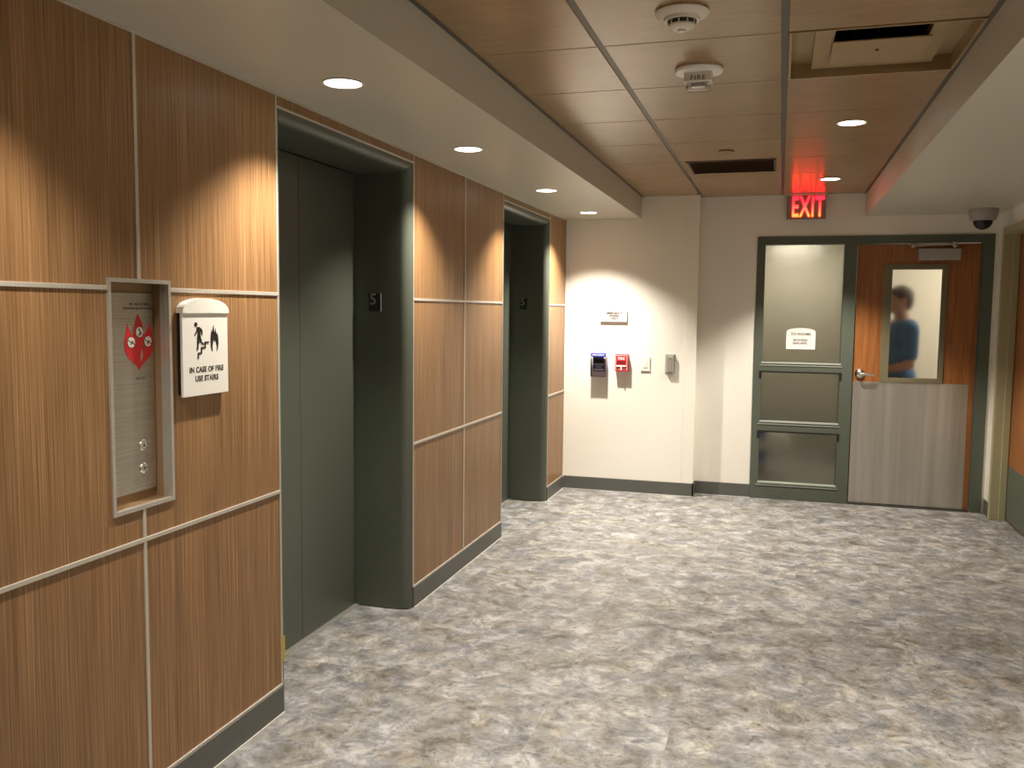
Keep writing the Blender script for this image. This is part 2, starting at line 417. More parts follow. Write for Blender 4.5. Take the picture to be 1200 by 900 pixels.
for (u, v) in ((2.096, 1.400), (2.062, 1.372), (2.130, 1.373)):
    d = obj('emblem_disc', MB().lathe([(.0165, px+.0011), (.0165, px+.0018)], (0, u, v), 'X', 24), 'black', em)
    obj('disc_face', MB().lathe([(.0148, px+.0017), (.0148, px+.0024)], (0, u, v), 'X', 24), 'offwhite', em)
mb = MB()
def bar(mb, u0, v0, u1, v1, w, x0, x1, f=LEFT):
    d = Vector((u1-u0, v1-v0)).normalized(); n = Vector((-d.y, d.x))*w/2
    mb.prism([(u0+n.x, v0+n.y), (u1+n.x, v1+n.y), (u1-n.x, v1-n.y), (u0-n.x, v0-n.y)], f, x0, x1)
X0, X1 = px+.0023, px+.003
bar(mb, 2.093, 1.408, 2.100, 1.400, .003, X0, X1); bar(mb, 2.100, 1.400, 2.094, 1.394, .003, X0, X1); bar(mb, 2.094, 1.394, 2.090, 1.389, .0025, X0, X1)
bar(mb, 2.098, 1.392, 2.104, 1.400, .002, X0, X1); bar(mb, 2.092, 1.410, 2.096, 1.404, .004, X0, X1)
for u in (2.062, 2.130):
    bar(mb, u-.013, 1.372+.006, u+.013, 1.372-.006, .0025, X0, X1); bar(mb, u-.004, 1.366, u+.006, 1.376, .003, X0, X1)
obj('disc_symbols', mb, 'black', em)
mb = MB()     # dark lick inside the flame
M['darktext'] = plain('engraved_text', (.10, .08, .06), .6)
mb.prism([(2.103, 1.352), (2.108, 1.340), (2.107, 1.326), (2.099, 1.318), (2.100, 1.334)], LEFT, px+.001, px+.0018)
obj('emblem_opening', mb, 'steel', em)
add_text('notice_line', 'IN CASE OF FIRE', .0105, (px+.0003, cy, 1.479), 'LEFT', 'darktext', cs, depth=.0004)
add_text('notice_line', 'ELEVATORS ARE OUT OF SERVICE', .0085, (px+.0003, cy, 1.467), 'LEFT', 'darktext', cs, depth=.0004)
add_text('notice_line', 'USE EXIT', .010, (px+.0003, cy, 1.268), 'LEFT', 'darktext', cs, depth=.0004)
for v in (1.076, 1.010):
    b = obj('call_button', MB().lathe([(.0165, px-.001), (.0165, px+.004), (.0145, px+.007), (.0130, px+.0075), (.0128, px+.0055), (.0005, px+.0055)],
                                  (0, 2.100, v), 'X', 28), 'chrome', cs, smooth=True)
    mb = MB(); s = 1 if v > 1.05 else -1
    mb.prism([(2.095, v-.004*s), (2.105, v-.004*s), (2.100, v+.005*s)], LEFT, px+.0053, px+.0062)
    obj('arrow', mb, 'darktext', b)

# ------------------------------------------------------------------ fire / stairs sign on the wood wall
sg = thing('fire_stairs_sign', (0, 2.292, 1.206), 'white arched sign with running figure and flame reading IN CASE OF FIRE USE STAIRS', 'sign')
y0, y1 = 2.180, 2.402
obj('backboard', MB().box(.0, .014, y0+.004, y1-.004, 1.212, 1.462), 'black', sg)
obj('board', MB().box(.013, .021, y0, y1, 1.206, 1.456, .001), 'white', sg)
arc = [(y0-.002, 1.455), (y1+.002, 1.455)]+[(2.291+.113*cos(a), 1.4555+.044*sin(a)**.8) for a in [i*pi/20 for i in range(1, 20)]]
obj('arched_cap', MB().prism(arc, LEFT, .0, .026), 'white', sg, smooth=False)
mb = MB(); A, B = .0205, .0225
def sb(u0, v0, u1, v1, w): bar(mb, u0, v0, u1, v1, w, A, B)
mb.lathe([(.0065, A), (.0065, B)], (0, 2.243, 1.421), 'X', 20)
mb.prism([(2.247, 1.414), (2.262, 1.413), (2.267, 1.404), (2.262, 1.384), (2.249, 1.384), (2.252, 1.398)], LEFT, A, B)
sb(2.250, 1.411, 2.246, 1.398, .005); sb(2.246, 1.398, 2.236, 1.388, .0045)       # trailing arm
sb(2.265, 1.408, 2.273, 1.398, .005); sb(2.273, 1.398, 2.270, 1.388, .004)         # front arm
sb(2.254, 1.386, 2.252, 1.364, .009); sb(2.252, 1.366, 2.249, 1.345, .006)         # rear leg
sb(2.259, 1.386, 2.266, 1.368, .008); sb(2.266, 1.368, 2.279, 1.360, .005)         # front leg
for a in ((2.252, 1.318, 2.252, 1.334), (2.2505, 1.334, 2.268, 1.334), (2.268, 1.3325, 2.268, 1.350), (2.2665, 1.350, 2.286, 1.350), (2.286, 1.3485, 2.286, 1.366), (2.2845, 1.366, 2.304, 1.366)):
    sb(*a, .0045)
obj('running_figure', mb, 'black', sg)
mb = MB()
fp = [(2.322, 1.338), (2.314, 1.350), (2.312, 1.366), (2.313, 1.384), (2.317, 1.402), (2.320, 1.388), (2.323, 1.404), (2.329, 1.418), (2.331, 1.400), (2.335, 1.392),
      (2.339, 1.408), (2.343, 1.390), (2.346, 1.382), (2.348, 1.394), (2.353, 1.378), (2.354, 1.360), (2.351, 1.346), (2.344, 1.337), (2.347, 1.350), (2.344, 1.362),
      (2.338, 1.376), (2.334, 1.366), (2.330, 1.376), (2.324, 1.366), (2.320, 1.350)]
mb.prism([((u-2.333)*.92+2.333, v) for u, v in fp], LEFT, A, B)
obj('flame_symbol', mb, 'black', sg)
add_text('lettering', 'IN CASE OF FIRE', .0235, (.0212, 2.293, 1.284), 'LEFT', 'black', sg, bold=.0004, depth=.0006, sx=.92, spacing=1.06)
add_text('lettering', 'USE STAIRS', .0235, (.0212, 2.293, 1.257), 'LEFT', 'black', sg, bold=.0004, depth=.0006, sx=.92, spacing=1.06)

sg.location.y += .018

# ------------------------------------------------------------------ end wall
ew = MB()
FX0, FX1, FZ = 1.507, 3.178, 2.066
ew.box(-.60, 1.066, DN, D+.14, 0, HC+.2)
ew.box(1.066, FX0, D, D+.14, 0, HC+.2)
ew.box(FX0, FX1, D, D+.14, FZ, HC+.2)
ew.box(FX1, 3.5, D, D+.14, 0, HC+.2)
o = tag(obj('wall_end', ew, 'cream'), 'cream painted end wall with the glazed doorway', 'wall', kind='structure')
o = tag(obj('corner_guard', MB().box(.978, 1.069, DN-.004, DN, ZB, HC, .001), 'cream', loc=(1.066, DN, ZB)),
        'full-height cream corner guard on the step of the end wall', 'corner guard')
for i, (x0, x1, y) in enumerate(((.010, 1.076, DN), (1.076, FX0, D))):
    o = obj('baseboard_end' if i == 0 else 'baseboard_end.001', MB().box(x0, x1, y-.010, y+.002, 0, ZB, .002), 'base')
    if i == 0:
        pass
    tag(o, ['dark grey baseboard along the brightly lit left part of the end wall', 'dark grey baseboard beside the sidelight'][i], 'baseboard', kind='structure')
    obj('caulk_line', MB().box(x0, x1, y-.015, y-.006, 0, .004), 'caulk', o)
o = tag(obj('baseboard_step', MB().box(1.062, 1.076, DN-.010, D-.009, 0, ZB, .002), 'base'), 'dark baseboard return on the wall step', 'baseboard', kind='structure')

# ------------------------------------------------------------------ soffits and ceiling
YW = D
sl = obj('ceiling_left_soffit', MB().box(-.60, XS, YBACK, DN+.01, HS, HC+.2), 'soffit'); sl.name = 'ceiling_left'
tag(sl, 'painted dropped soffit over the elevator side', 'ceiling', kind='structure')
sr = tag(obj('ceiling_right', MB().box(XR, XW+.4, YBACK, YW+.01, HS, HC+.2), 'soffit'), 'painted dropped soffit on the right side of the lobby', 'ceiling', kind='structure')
ct = MB()
ct.box(XS-.02, XR+.02, YBACK, D+.02, HC+.13, HC+.2)
ce = tag(obj('ceiling', ct, 'gap'), 'ceiling of brown wood-look square panels in a dark grid', 'ceiling', kind='structure')
rows = [D]+[D-.4935-.6096*k for k in range(0, 17)]
cols = [XS, XA, XB, XR]
tiles = MB(); q = .003; qb = .011
DIFF = (2, 6); SLOT = (1, 3)      # (column, row index) : tile between rows[r] and rows[r-1]
for ci in range(3):
    for ri in range(1, len(rows)):
        if ci == 2 and ri == 7: continue
        x0, x1 = cols[ci]+qb, cols[ci+1]-qb
        ya, yb = rows[ri]+q, rows[ri-1]-q
        if ya < YBACK: continue
        tiles.box(x0, x1, ya, yb, HC, HC+.018, .002, 1)
tl = obj('wood_panels', tiles, 'tile', ce)
for x in (XA, XB):
    obj('grid_bar', MB().box(x-.0105, x+.0105, YBACK, D, HC+.003, HC+.020), 'grid', ce)
for x0, x1 in ((XS, XS+.016), (XR-.016, XR)):
    obj('edge_angle', MB().box(x0, x1, YBACK, D, HC-.002, HC+.010), 'grid', ce)

# ------------------------------------------------------------------ storefront frame : sidelight (window_1) and door (door_3)
w1 = thing('window_1', (1.87, D, 0), 'grey-green framed sidelight with three frosted panes beside the door', 'window', kind='structure')
yf, yb = D-.012, D+.10
SX0, SX1 = 1.569, 2.150
fr = MB()
fr.box(FX0, FX1, yf, yb, 2.006, FZ, .002)
fr.box(FX0, SX0, yf, yb, 0, 2.007, .002)
fr.box(SX1, 2.240, yf, yb, 0, 2.007, .002)
for z0, z1 in ((0, .128), (.536, .616), (1.010, 1.082)): fr.box(SX0-.002, SX1+.002, yf, yb, z0, z1, .002)
obj('window_frame', fr, 'frame', w1)
for i, (z0, z1) in enumerate(((1.082, 2.006), (.616, 1.010), (.128, .536))):
    obj('pane', MB().box(SX0-.001, SX1+.001, D+.040, D+.046, z0-.001, z1+.001), 'frost2', w1)
    st = MB()
    st.box(SX0-.006, SX1+.006, yf-.008, D+.03, z0-.004, z0+.008, .001)           # sloped sill bead, highlight put into its pale colour
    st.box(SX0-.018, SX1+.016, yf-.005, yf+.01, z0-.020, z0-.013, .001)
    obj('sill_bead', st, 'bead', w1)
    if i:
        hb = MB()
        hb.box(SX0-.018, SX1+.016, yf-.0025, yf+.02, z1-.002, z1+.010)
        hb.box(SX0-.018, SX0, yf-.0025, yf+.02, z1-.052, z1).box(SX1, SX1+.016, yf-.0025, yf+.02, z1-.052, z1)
        obj('head_stop_shadow', hb, 'black', w1)  # black strips stand in for the L-shaped shadow at the pane head
d3 = thing('door_3', (2.68, D+.03, 0), 'cherry wood door with frosted vision panel and steel kick plate under the exit sign', 'door', kind='structure')
jm = MB(); jm.box(3.103, FX1, yf, yb, 0, 2.007, .002).box(3.094, 3.112, D+.020, yb, 0, 2.000, .001)
obj('door_frame', jm, 'frame', d3)
LX0, LX1 = 2.247, 3.094; yd = D+.026
VX0, VX1, VZ0, VZ1 = 2.498, 2.846, .992, 1.812
lf = MB()
lf.box(LX0, VX0, yd, yd+.042, .012, 2.001, .001).box(VX1, LX1, yd, yd+.042, .012, 2.001, .001)
lf.box(VX0, VX1, yd, yd+.042, VZ1, 2.001).box(VX0, VX1, yd, yd+.042, .012, VZ0)
obj('leaf', lf, 'cherry', d3)
vf = MB(); o_ = .032
vf.box(VX0-.060, VX0, yd-.010, yd+.02, VZ0-.034, VZ1+.040, .002).box(VX1, VX1+.032, yd-.010, yd+.02, VZ0-.034, VZ1+.040, .002)
vf.box(VX0, VX1, yd-.010, yd+.02, VZ1, VZ1+.040, .002).box(VX0, VX1, yd-.010, yd+.02, VZ0-.034, VZ0, .002)
obj('vision_frame', vf, 'visionframe', d3)
obj('vision_pane', MB().box(VX0-.002, VX1+.002, yd+.018, yd+.023, VZ0-.002, VZ1+.002), 'frost', d3)
obj('kick_plate', MB().box(LX0+.003, 3.058, yd-.002, yd+.001, .013, .957), 'kick', d3)
obj('threshold', MB().box(LX0, LX1, D-.01, D+.09, 0, .008, .001), 'dark', d3)
hx, hz = 2.297, 1.017
h = obj('door_lever', MB().lathe([(.0, -.030), (.012, -.030), (.030, -.018), (.036, -.010), (.038, -.0005)], (hx, yd, hz), 'Y', 30)
        .tube([(hx, yd-.010, hz), (hx, yd-.055, hz)], .011)
        .tube([(hx, yd-.055, hz), (hx+.03, yd-.058, hz), (hx+.075, yd-.056, hz-.003), (hx+.100, yd-.052, hz-.005)], [.011, .0105, .009, .008]), 'chrome', d3, smooth=True)
cl = obj('closer_body', MB().box(2.668, 2.955, yd-.055, yd, 1.878, 1.964, .006, 3), 'gry', d3)
ar = MB(); ar.tube([(2.62, yd-.052, 1.985), (2.93, yd-.062, 1.995)], .007).lathe([(.016, -.012), (.016, .010)], (2.63, yd-.05, 1.984), 'Z', 16)
ar.lathe([(.020, -.016), (.020, .016)], (2.91, yd-.055, 1.992), 'Z', 16).tube([(2.91, yd-.055, 1.98), (2.91, yd-.03, 1.955)], .010)
ar.box(2.60, 2.66, yd-.055, yd-.012, 1.990, 2.001)
obj('closer_arm', ar, 'gry', d3, smooth=True)

rs = thing('room_sign', (1.855, D+.036, 1.194), 'small cream arched room-number sign TO ROOMS on the upper sidelight pane', 'sign')
arc = [(1.747, 1.194), (1.964, 1.194), (1.964, 1.330)]+[(1.8555+.1085*cos(a), 1.330+.030*sin(a)) for a in [i*pi/16 for i in range(1, 16)]]+[(1.747, 1.330)]
obj('plaque', MB().prism(arc, ENDF(D+.0395), 0, .005), 'white', rs)
add_text('lettering', 'TO ROOMS', .029, (1.855, D+.0343, 1.311), 'END', 'black', rs, bold=.0006, sx=1.0)
add_text('lettering', '501A-523A', .023, (1.852, D+.0343, 1.265), 'END', 'black', rs, bold=.0007)
add_text('lettering', '524C-547C', .023, (1.852, D+.0343, 1.240), 'END', 'black', rs, bold=.0007)

# ------------------------------------------------------------------ end wall devices
yw = DN
es = thing('emergency_sign', (.406, yw, 1.39), 'small white rectangular EMERGENCY sign on the brightly lit end wall', 'sign')
obj('plate', MB().box(.298, .514, yw-.020, yw, 1.392, 1.486, .001), 'white', es)
for i, tx in enumerate(('EMERGENCY', 'EGRESS', 'ONLY')):
    add_text('lettering', tx, .0235, (.412, yw-.0206, 1.459-.0215*i), 'END', 'black', es, bold=.0009)

bs = thing('blue_pull_station', (.297, yw, .93), 'blue emergency pull station under a clear plastic cover', 'alarm station')
obj('body', MB().box(.246, .346, yw-.035, yw-.001, .985, 1.110, .004), 'dblue', bs)
obj('dark_window', MB().box(.252, .340, yw-.0375, yw-.033, 1.055, 1.088, .001), 'black', bs)
obj('grip_bar', MB().box(.256, .336, yw-.042, yw-.034, 1.036, 1.050, .002), 'gry', bs)
obj('label_plate', MB().box(.254, .338, yw-.0375, yw-.034, .994, 1.008, .001), 'white', bs)
obj('cover_top', MB().box(.234, .360, yw-.068, yw-.050, 1.106, 1.140, .004), 'blue', bs)
mb = MB(); mb.box(.234, .360, yw-.050, yw, 1.134, 1.138)
mb.box(.234, .237, yw-.066, yw, .945, 1.104).box(.357, .360, yw-.066, yw, .945, 1.104).box(.237, .357, yw-.066, yw-.063, .945, 1.104).box(.237, .357, yw-.063, yw, .945, .948)
obj('clear_cover', mb, 'clear', bs)
add_text('lettering', 'EMERGENCY', .017, (.297, yw-.0685, 1.122), 'END', 'white', bs, bold=.0003)
add_text('lettering', 'PUSH', .020, (.297, yw-.0355, 1.022), 'END', 'white', bs, bold=.0003)
for x in (.244, .350): obj('cover_screw', MB().lathe([(.006, -.070), (.006, -.064)], (x, yw, 1.098), 'Y', 12), 'white', bs)

rp = thing('red_fire_pull_station', (.484, yw, .992), 'red wall-mounted FIRE alarm pull station', 'fire alarm')
obj('body', MB().box(.431, .537, yw-.055, yw+.002, .992, 1.131, .004), 'red', rp)
obj('raised_border', MB().box(.437, .531, yw-.057, yw-.054, 1.119, 1.123).box(.437, .440, yw-.057, yw-.054, .998, 1.12).box(.528, .531, yw-.057, yw-.054, .998, 1.12), 'pink', rp)
obj('recess', MB().box(.448, .518, yw-.0565, yw-.053, 1.046, 1.078), 'dred', rp)
obj('pull_handle', MB().box(.444, .522, yw-.064, yw-.054, 1.030, 1.042, .002).box(.478, .490, yw-.064, yw-.054, 1.000, 1.032, .002), 'pink', rp)
add_text('lettering', 'FIRE', .030, (.484, yw-.0558, 1.096), 'END', 'pink', rp, bold=.0008)
add_text('lettering', 'PULL', .013, (.460, yw-.0558, 1.014), 'END', 'pink', rp)
add_text('lettering', 'DOWN', .013, (.509, yw-.0558, 1.014), 'END', 'pink', rp)

sp = thing('wall_plate', (.67, yw, .998), 'plain white switch plate between the red pull station and the grey reader', 'switch')
obj('plate', MB().box(.633, .709, yw-.010, yw, .997, 1.115, .003), 'white', sp)
obj('rocker', MB().box(.655, .687, yw-.013, yw-.009, 1.025, 1.087, .002), 'white', sp)
cr = thing('card_reader', (.868, yw, .982), 'slim grey metal card reader at the right of the wall devices', 'card reader')
obj('back_plate', MB().box(.828, .908, yw-.006, yw+.002, .984, 1.142, .002), 'alu', cr)
obj('housing', MB().box(.836, .902, yw-.034, yw-.005, .990, 1.136, .006, 3), 'gry', cr)
obj('face_strip', MB().box(.850, .888, yw-.037, yw-.033, 1.000, 1.118, .002), 'alu', cr)
obj('indicator', MB().lathe([(.004, -.039), (.004, -.036)], (.869, yw, 1.104), 'Y', 12), 'dark', cr)

# ------------------------------------------------------------------ exit sign
ye = D-.075
ex = thing('exit_sign', (1.858, ye, 2.18), 'lit red EXIT sign on a translucent plate hung under the ceiling', 'exit sign')
obj('plate', MB().box(1.715, 2.000, ye, ye+.006, 2.190, 2.374, .001), 'exitplate', ex)
obj('top_rail', MB().box(1.712, 2.003, ye-.010, ye+.016, 2.371, 2.385, .002), 'alu', ex)
add_text('lettering', 'EXIT', .215, (1.869, ye-.003, 2.276), 'END', 'exit', ex, bold=.003, depth=.0015, sx=.50, spacing=1.10)

# ------------------------------------------------------------------ security camera on the soffit
sc_ = thing('dome_camera', (3.03, 6.93, HS), 'grey ceiling dome security camera with black bubble above the door', 'camera')
obj('housing', MB().lathe([(.095, 0), (.097, -.012), (.092, -.040), (.082, -.075), (.066, -.082)], (3.03, 6.93, HS), 'Z', 36), 'gry', sc_, smooth=True)
obj('bubble', MB().lathe([(.064, -.080)]+[(.062*cos(a), -.085-.058*sin(a)) for a in [i*pi/16 for i in range(0, 9)]], (3.03, 6.93, HS), 'Z', 32), 'black', sc_, smooth=True)

# ------------------------------------------------------------------ right wall with door_4
rw = MB()
RDY0, RDY1, RDZ = 6.08, 7.030, 2.045
rw.box(XW, XW+.16, YBACK, RDY0-.05, 0, HS).box(XW, XW+.16, RDY1+.05, D, 0, HS).box(XW, XW+.16, RDY0-.05, RDY1+.05, RDZ+.05, HS)
tag(obj('wall_right', rw, 'cream'), 'cream right wall with an olive framed door', 'wall', kind='structure')
d4 = thing('door_4', (XW+.09, 6.55, 0), 'olive framed wood door with dark kick plate in the right wall', 'door', kind='structure')
df = MB()
for a, b, c, e in ((RDY1, RDY1+.05, 0, RDZ+.05), (RDY0-.05, RDY0, 0, RDZ+.05), (RDY0, RDY1, RDZ, RDZ+.05)):
    df.box(XW-.014, XW+.15, a, b, c, e, .003)
    if a == RDY1: df.box(XW+.045, XW+.088, a-.014, a, c, e-.05, .002)
obj('door_frame', df, 'olive', d4)
obj('leaf', MB().box(XW+.092, XW+.135, RDY0+.003, RDY1-.003, .010, RDZ-.003, .001), 'cherry', d4)
obj('kick_plate', MB().box(XW+.089, XW+.093, RDY0+.02, RDY1-.016, .018, .40, .0005), 'frame', d4)
o = tag(obj('baseboard_right', MB().box(XW-.010, XW+.002, RDY1+.05, D, 0, ZB, .002), 'base'), 'short dark baseboard between the two doors', 'baseboard', kind='structure')
o = tag(obj('baseboard_right', MB().box(XW-.010, XW+.002, YBACK, RDY0-.05, 0, ZB, .002), 'base'), 'long dark baseboard along the right wall', 'baseboard', kind='structure')
tag(obj('wall_back', MB().box(-.70, XW+.5, YBACK-.1, YBACK, 0, HC+.2), 'cream'), 'cream wall behind the camera', 'wall', kind='structure')

# ------------------------------------------------------------------ ceiling devices
sd = thing('smoke_detector', (1.378, 2.80, HC), 'round white smoke detector with black slotted collar on the brown ceiling', 'smoke detector')
c = (1.378, 2.80, HC)
obj('base_ring', MB().lathe([(.078, .001), (.082, -.006), (.076, -.014), (.056, -.021), (.052, -.030)], c, 'Z', 40), 'offwhite', sd, smooth=True)
col_ = obj('slotted_collar', MB().lathe([(.050, -.026), (.042, -.032), (.040, -.041)], c, 'Z', 40), 'black', sd, smooth=True)
for k in range(10):
    a = 2*pi*k/10+.2; mb = MB(); mb.box(c[0]+.041*cos(a)-.002, c[0]+.041*cos(a)+.002, c[1]+.041*sin(a)-.002, c[1]+.041*sin(a)+.002, HC-.043, HC-.028); obj('slot_rib', mb, 'offwhite', col_)
obj('sensor_cap', MB().lathe([(.040, -.040), (.039, -.046), (.030, -.053), (.013, -.055), (.012, -.061), (.0, -.061)], c, 'Z', 36), 'offwhite', sd, smooth=True)

st = thing('fire_strobe', (1.371, 3.46, HC), 'round white ceiling strobe with a clear lens marked FIRE', 'fire strobe')
c = (1.371, 3.46, HC)
obj('base_disc', MB().lathe([(.086, .001), (.090, -.008), (.086, -.016), (.070, -.020), (.0, -.020)], c, 'Z', 40), 'white', st, smooth=True)
obj('strobe_housing', MB().box(1.319, 1.423, 3.42, 3.49, HC-.056, HC-.018, .005), 'offwhite', st)
obj('lens', MB().box(1.327, 1.415, 3.425, 3.485, HC-.082, HC-.056, .008, 3), 'clear', st, smooth=True)
obj('reflector', MB().box(1.345, 1.397, 3.44, 3.47, HC-.070, HC-.056, .004), 'chrome', st)
add_text('lettering', 'FIRE', .024, (1.371, 3.4193, HC-.042), 'END', 'darktext', st, bold=.0002, spacing=1.3)

DX0, DX1, DY0, DY1 = XB+.012, XR-.012, rows[7]+.004, rows[6]-.004
ad = thing('air_diffuser', ((DX0+DX1)/2, (DY0+DY1)/2, HC), 'large square bronze supply air diffuser with stepped plates in the ceiling', 'air vent')
cx, cyy = (DX0+DX1)/2, (DY0+DY1)/2; W = (DX1-DX0)/2; H2 = (DY1-DY0)/2
def ring(mb, w0, h0, w1, h1, z0, z1, th=.003):
    """sloping square ring from (w0,h0) at z0 to (w1,h1) at z1"""
    c0 = [(cx-w0, cyy-h0, z0), (cx+w0, cyy-h0, z0), (cx+w0, cyy+h0, z0), (cx-w0, cyy+h0, z0)]
    c1 = [(cx-w1, cyy-h1, z1), (cx+w1, cyy-h1, z1), (cx+w1, cyy+h1, z1), (cx-w1, cyy+h1, z1)]
    a = [mb.bm.verts.new(p) for p in c0]; b = [mb.bm.verts.new(p) for p in c1]
    a2 = [mb.bm.verts.new((p[0], p[1], p[2]+th)) for p in c0]; b2 = [mb.bm.verts.new((p[0], p[1], p[2]+th)) for p in c1]
    for i in range(4):
        j = (i+1) % 4
        mb.bm.faces.new((a[i], a[j], b[j], b[i])); mb.bm.faces.new((a2[i], a2[j], b2[j], b2[i]))
        mb.bm.faces.new((a[i], a[j], a2[j], a2[i])); mb.bm.faces.new((b[i], b[j], b2[j], b2[i]))
mb = MB(); mb.box(DX0, DX0+.010, DY0, DY1, HC-.003, HC+.056).box(DX1-.010, DX1, DY0, DY1, HC-.003, HC+.056)
mb.box(DX0+.010, DX1-.010, DY0, DY0+.010, HC-.003, HC+.056).box(DX0+.010, DX1-.010, DY1-.010, DY1, HC-.003, HC+.056); obj('outer_lip', mb, 'bronze', ad)
def holed(mb, x0, x1, y0, y1, hx0, hx1, hy0, hy1, z0, z1):
    mb.box(x0, hx0, y0, y1, z0, z1).box(hx1, x1, y0, y1, z0, z1).box(hx0, hx1, y0, hy0, z0, z1).box(hx0, hx1, hy1, y1, z0, z1)
    return mb
hx0, hx1, hy0, hy1 = cx-.145, cx+.155, DY0+.085, DY0+.36
obj('outer_step', holed(MB(), DX0+.009, DX1-.009, DY0+.009, DY1-.009, hx0, hx1, hy0, hy1, HC+.052, HC+.056), 'bronze', ad)
obj('middle_step', holed(MB(), DX0+.085, DX1-.080, DY0+.012, DY1-.03, hx0, hx1, hy0, hy1, HC+.024, HC+.052), 'bronze', ad)
obj('duct_void', MB().box(hx0-.03, hx1+.03, hy0-.03, hy1+.03, HC+.12, HC+.124), 'black', ad)
mb = MB()
for k in (-.075, 0, .075): mb.box(cx+k-.003, cx+k+.003, hy0, hy1, HC+.056, HC+.066)
obj('duct_grille', mb, 'grid', ad)
obj('centre_plaque', MB().box(hx0-.004, hx1+.004, hy0+.085, hy1+.09, HC+.004, HC+.009, .001), 'bronze', ad)
obj('plaque_stem', MB().lathe([(.006, 0), (.006, .055)], (cx, hy0+.2, HC), 'Z', 10), 'dark', ad)

rv = thing('return_vent', (1.378, 5.78, HC), 'dark brown slotted return air vent in the far ceiling', 'air vent')
VX0_, VX1_, VY0_, VY1_ = 1.114, 1.640, 5.535, 6.010
obj('vent_frame', MB().box(VX0_, VX1_, VY0_, VY0_+.014, HC-.004, HC+.001).box(VX0_, VX1_, VY1_-.014, VY1_, HC-.004, HC+.001)
    .box(VX0_, VX0_+.014, VY0_, VY1_, HC-.004, HC+.001).box(VX1_-.014, VX1_, VY0_, VY1_, HC-.004, HC+.001), 'ventdark', rv)
mb = MB()
for k in range(22):
    y = VY0_+.02+k*.0205; mb.prism([(y, HC-.003), (y+.012, HC-.0005), (y+.012, HC+.0002), (y, HC-.0022)], lambda u, v, w: Vector((w, u, v)), VX0_+.012, VX1_-.012)
obj('louvre_slats', mb, 'ventdark', rv)
spk = thing('sprinkler_cover', (1.371, 5.225, HC), 'small round concealed sprinkler cover on the brown ceiling', 'sprinkler')
obj('cover_plate', MB().lathe([(.0, -.008), (.042, -.008), (.044, -.006), (.044, -.003)], (1.371, 5.225, HC), 'Z', 28), 'tile', spk, smooth=True)
obj('shadow_ring', MB().lathe([(.040, -.004), (.040, .001)], (1.371, 5.225, HC), 'Z', 28), 'gap', spk)

# ------------------------------------------------------------------ downlights
def spot(name, loc, watts, half, blend, col, parent, size=.03):
    l = bpy.data.lights.new(name, 'SPOT'); l.energy = watts; l.spot_size = radians(2*half); l.spot_blend = blend; l.color = col; l.shadow_soft_size = size
    o = bpy.data.objects.new(name, l); COL.objects.link(o); o.parent = parent; o.location = Vector(loc)-wpos(parent)
    return o
WARM = (1, .915, .795)
PW = 1.0
def downlight(x, y, z, label, group, w, half, lens='lamp', blend=.25, narrow=None):
    t = thing('recessed_downlight', (x, y, z), label, 'ceiling light', group=group)
    obj('trim_ring', MB().lathe([(.068, .0), (.070, -.003), (.062, -.004), (.060, -.001)], (x, y, z), 'Z', 40), 'white', t, smooth=True)
    obj('lens', MB().lathe([(.060, .000), (.060, -.0025), (.0, -.0025)], (x, y, z), 'Z', 40), lens, t)
    spot('bulb', (x, y, z-.012), w*PW, half, blend, WARM, t, .025)
    if narrow: spot('bulb', (x, y, z-.012), narrow*PW, 38, 1.0, WARM, t, .03)
    return t
SG, CG = 'round downlights in the left soffit', 'round downlights in the brown ceiling'
for y, lab in ((2.686, 'largest soffit downlight, above the left edge of the nearer elevator'),
               (3.908, 'soffit downlight above the right edge of the nearer elevator'),
               (5.340, 'soffit downlight above the left edge of the farther elevator'),
               (6.591, 'smallest soffit downlight, closest to the end wall')):
    downlight(.292, y, HS, lab, SG, {2.686: 104, 3.908: 104, 5.34: 104, 6.591: 180}[y], 55, blend=.68, narrow={2.686: 24, 3.908: 34, 5.34: 40, 6.591: 105}[y])
for y, lab in ((1.33, 'soffit downlight above the wood panels left of the call station'), (.15, 'added fill downlight, unseen in the soffit beside the camera')):
    downlight(.292, y, HS, lab, SG, 80 if y > 1 else 24, 55, blend=.68, narrow=8)  # the one beside the camera continues the row unseen, added as fill
downlight(1.991, 4.594, HC, 'larger ceiling downlight behind the air diffuser', CG, 66, 48, blend=.5, narrow=25)
downlight(1.989, 6.444, HC, 'smaller ceiling downlight just in front of the exit sign', CG, 215, 49, blend=.5, narrow=45)

for x, y, z, w_, lab in ((2.75, .9, HS, 60, 'added fill downlight, unseen in the right soffit beside the camera'), (2.75, 2.45, HS, 150, 'added fill downlight, unseen in the right soffit beside the air diffuser'),
                         (1.99, 2.15, HC, 175, 'added fill downlight, unseen in the ceiling nearer than the air diffuser')):
    downlight(x, y, z, lab, 'added fill downlights out of view', w_, 48, blend=.7)  # unseen fixtures added to brighten the foreground floor

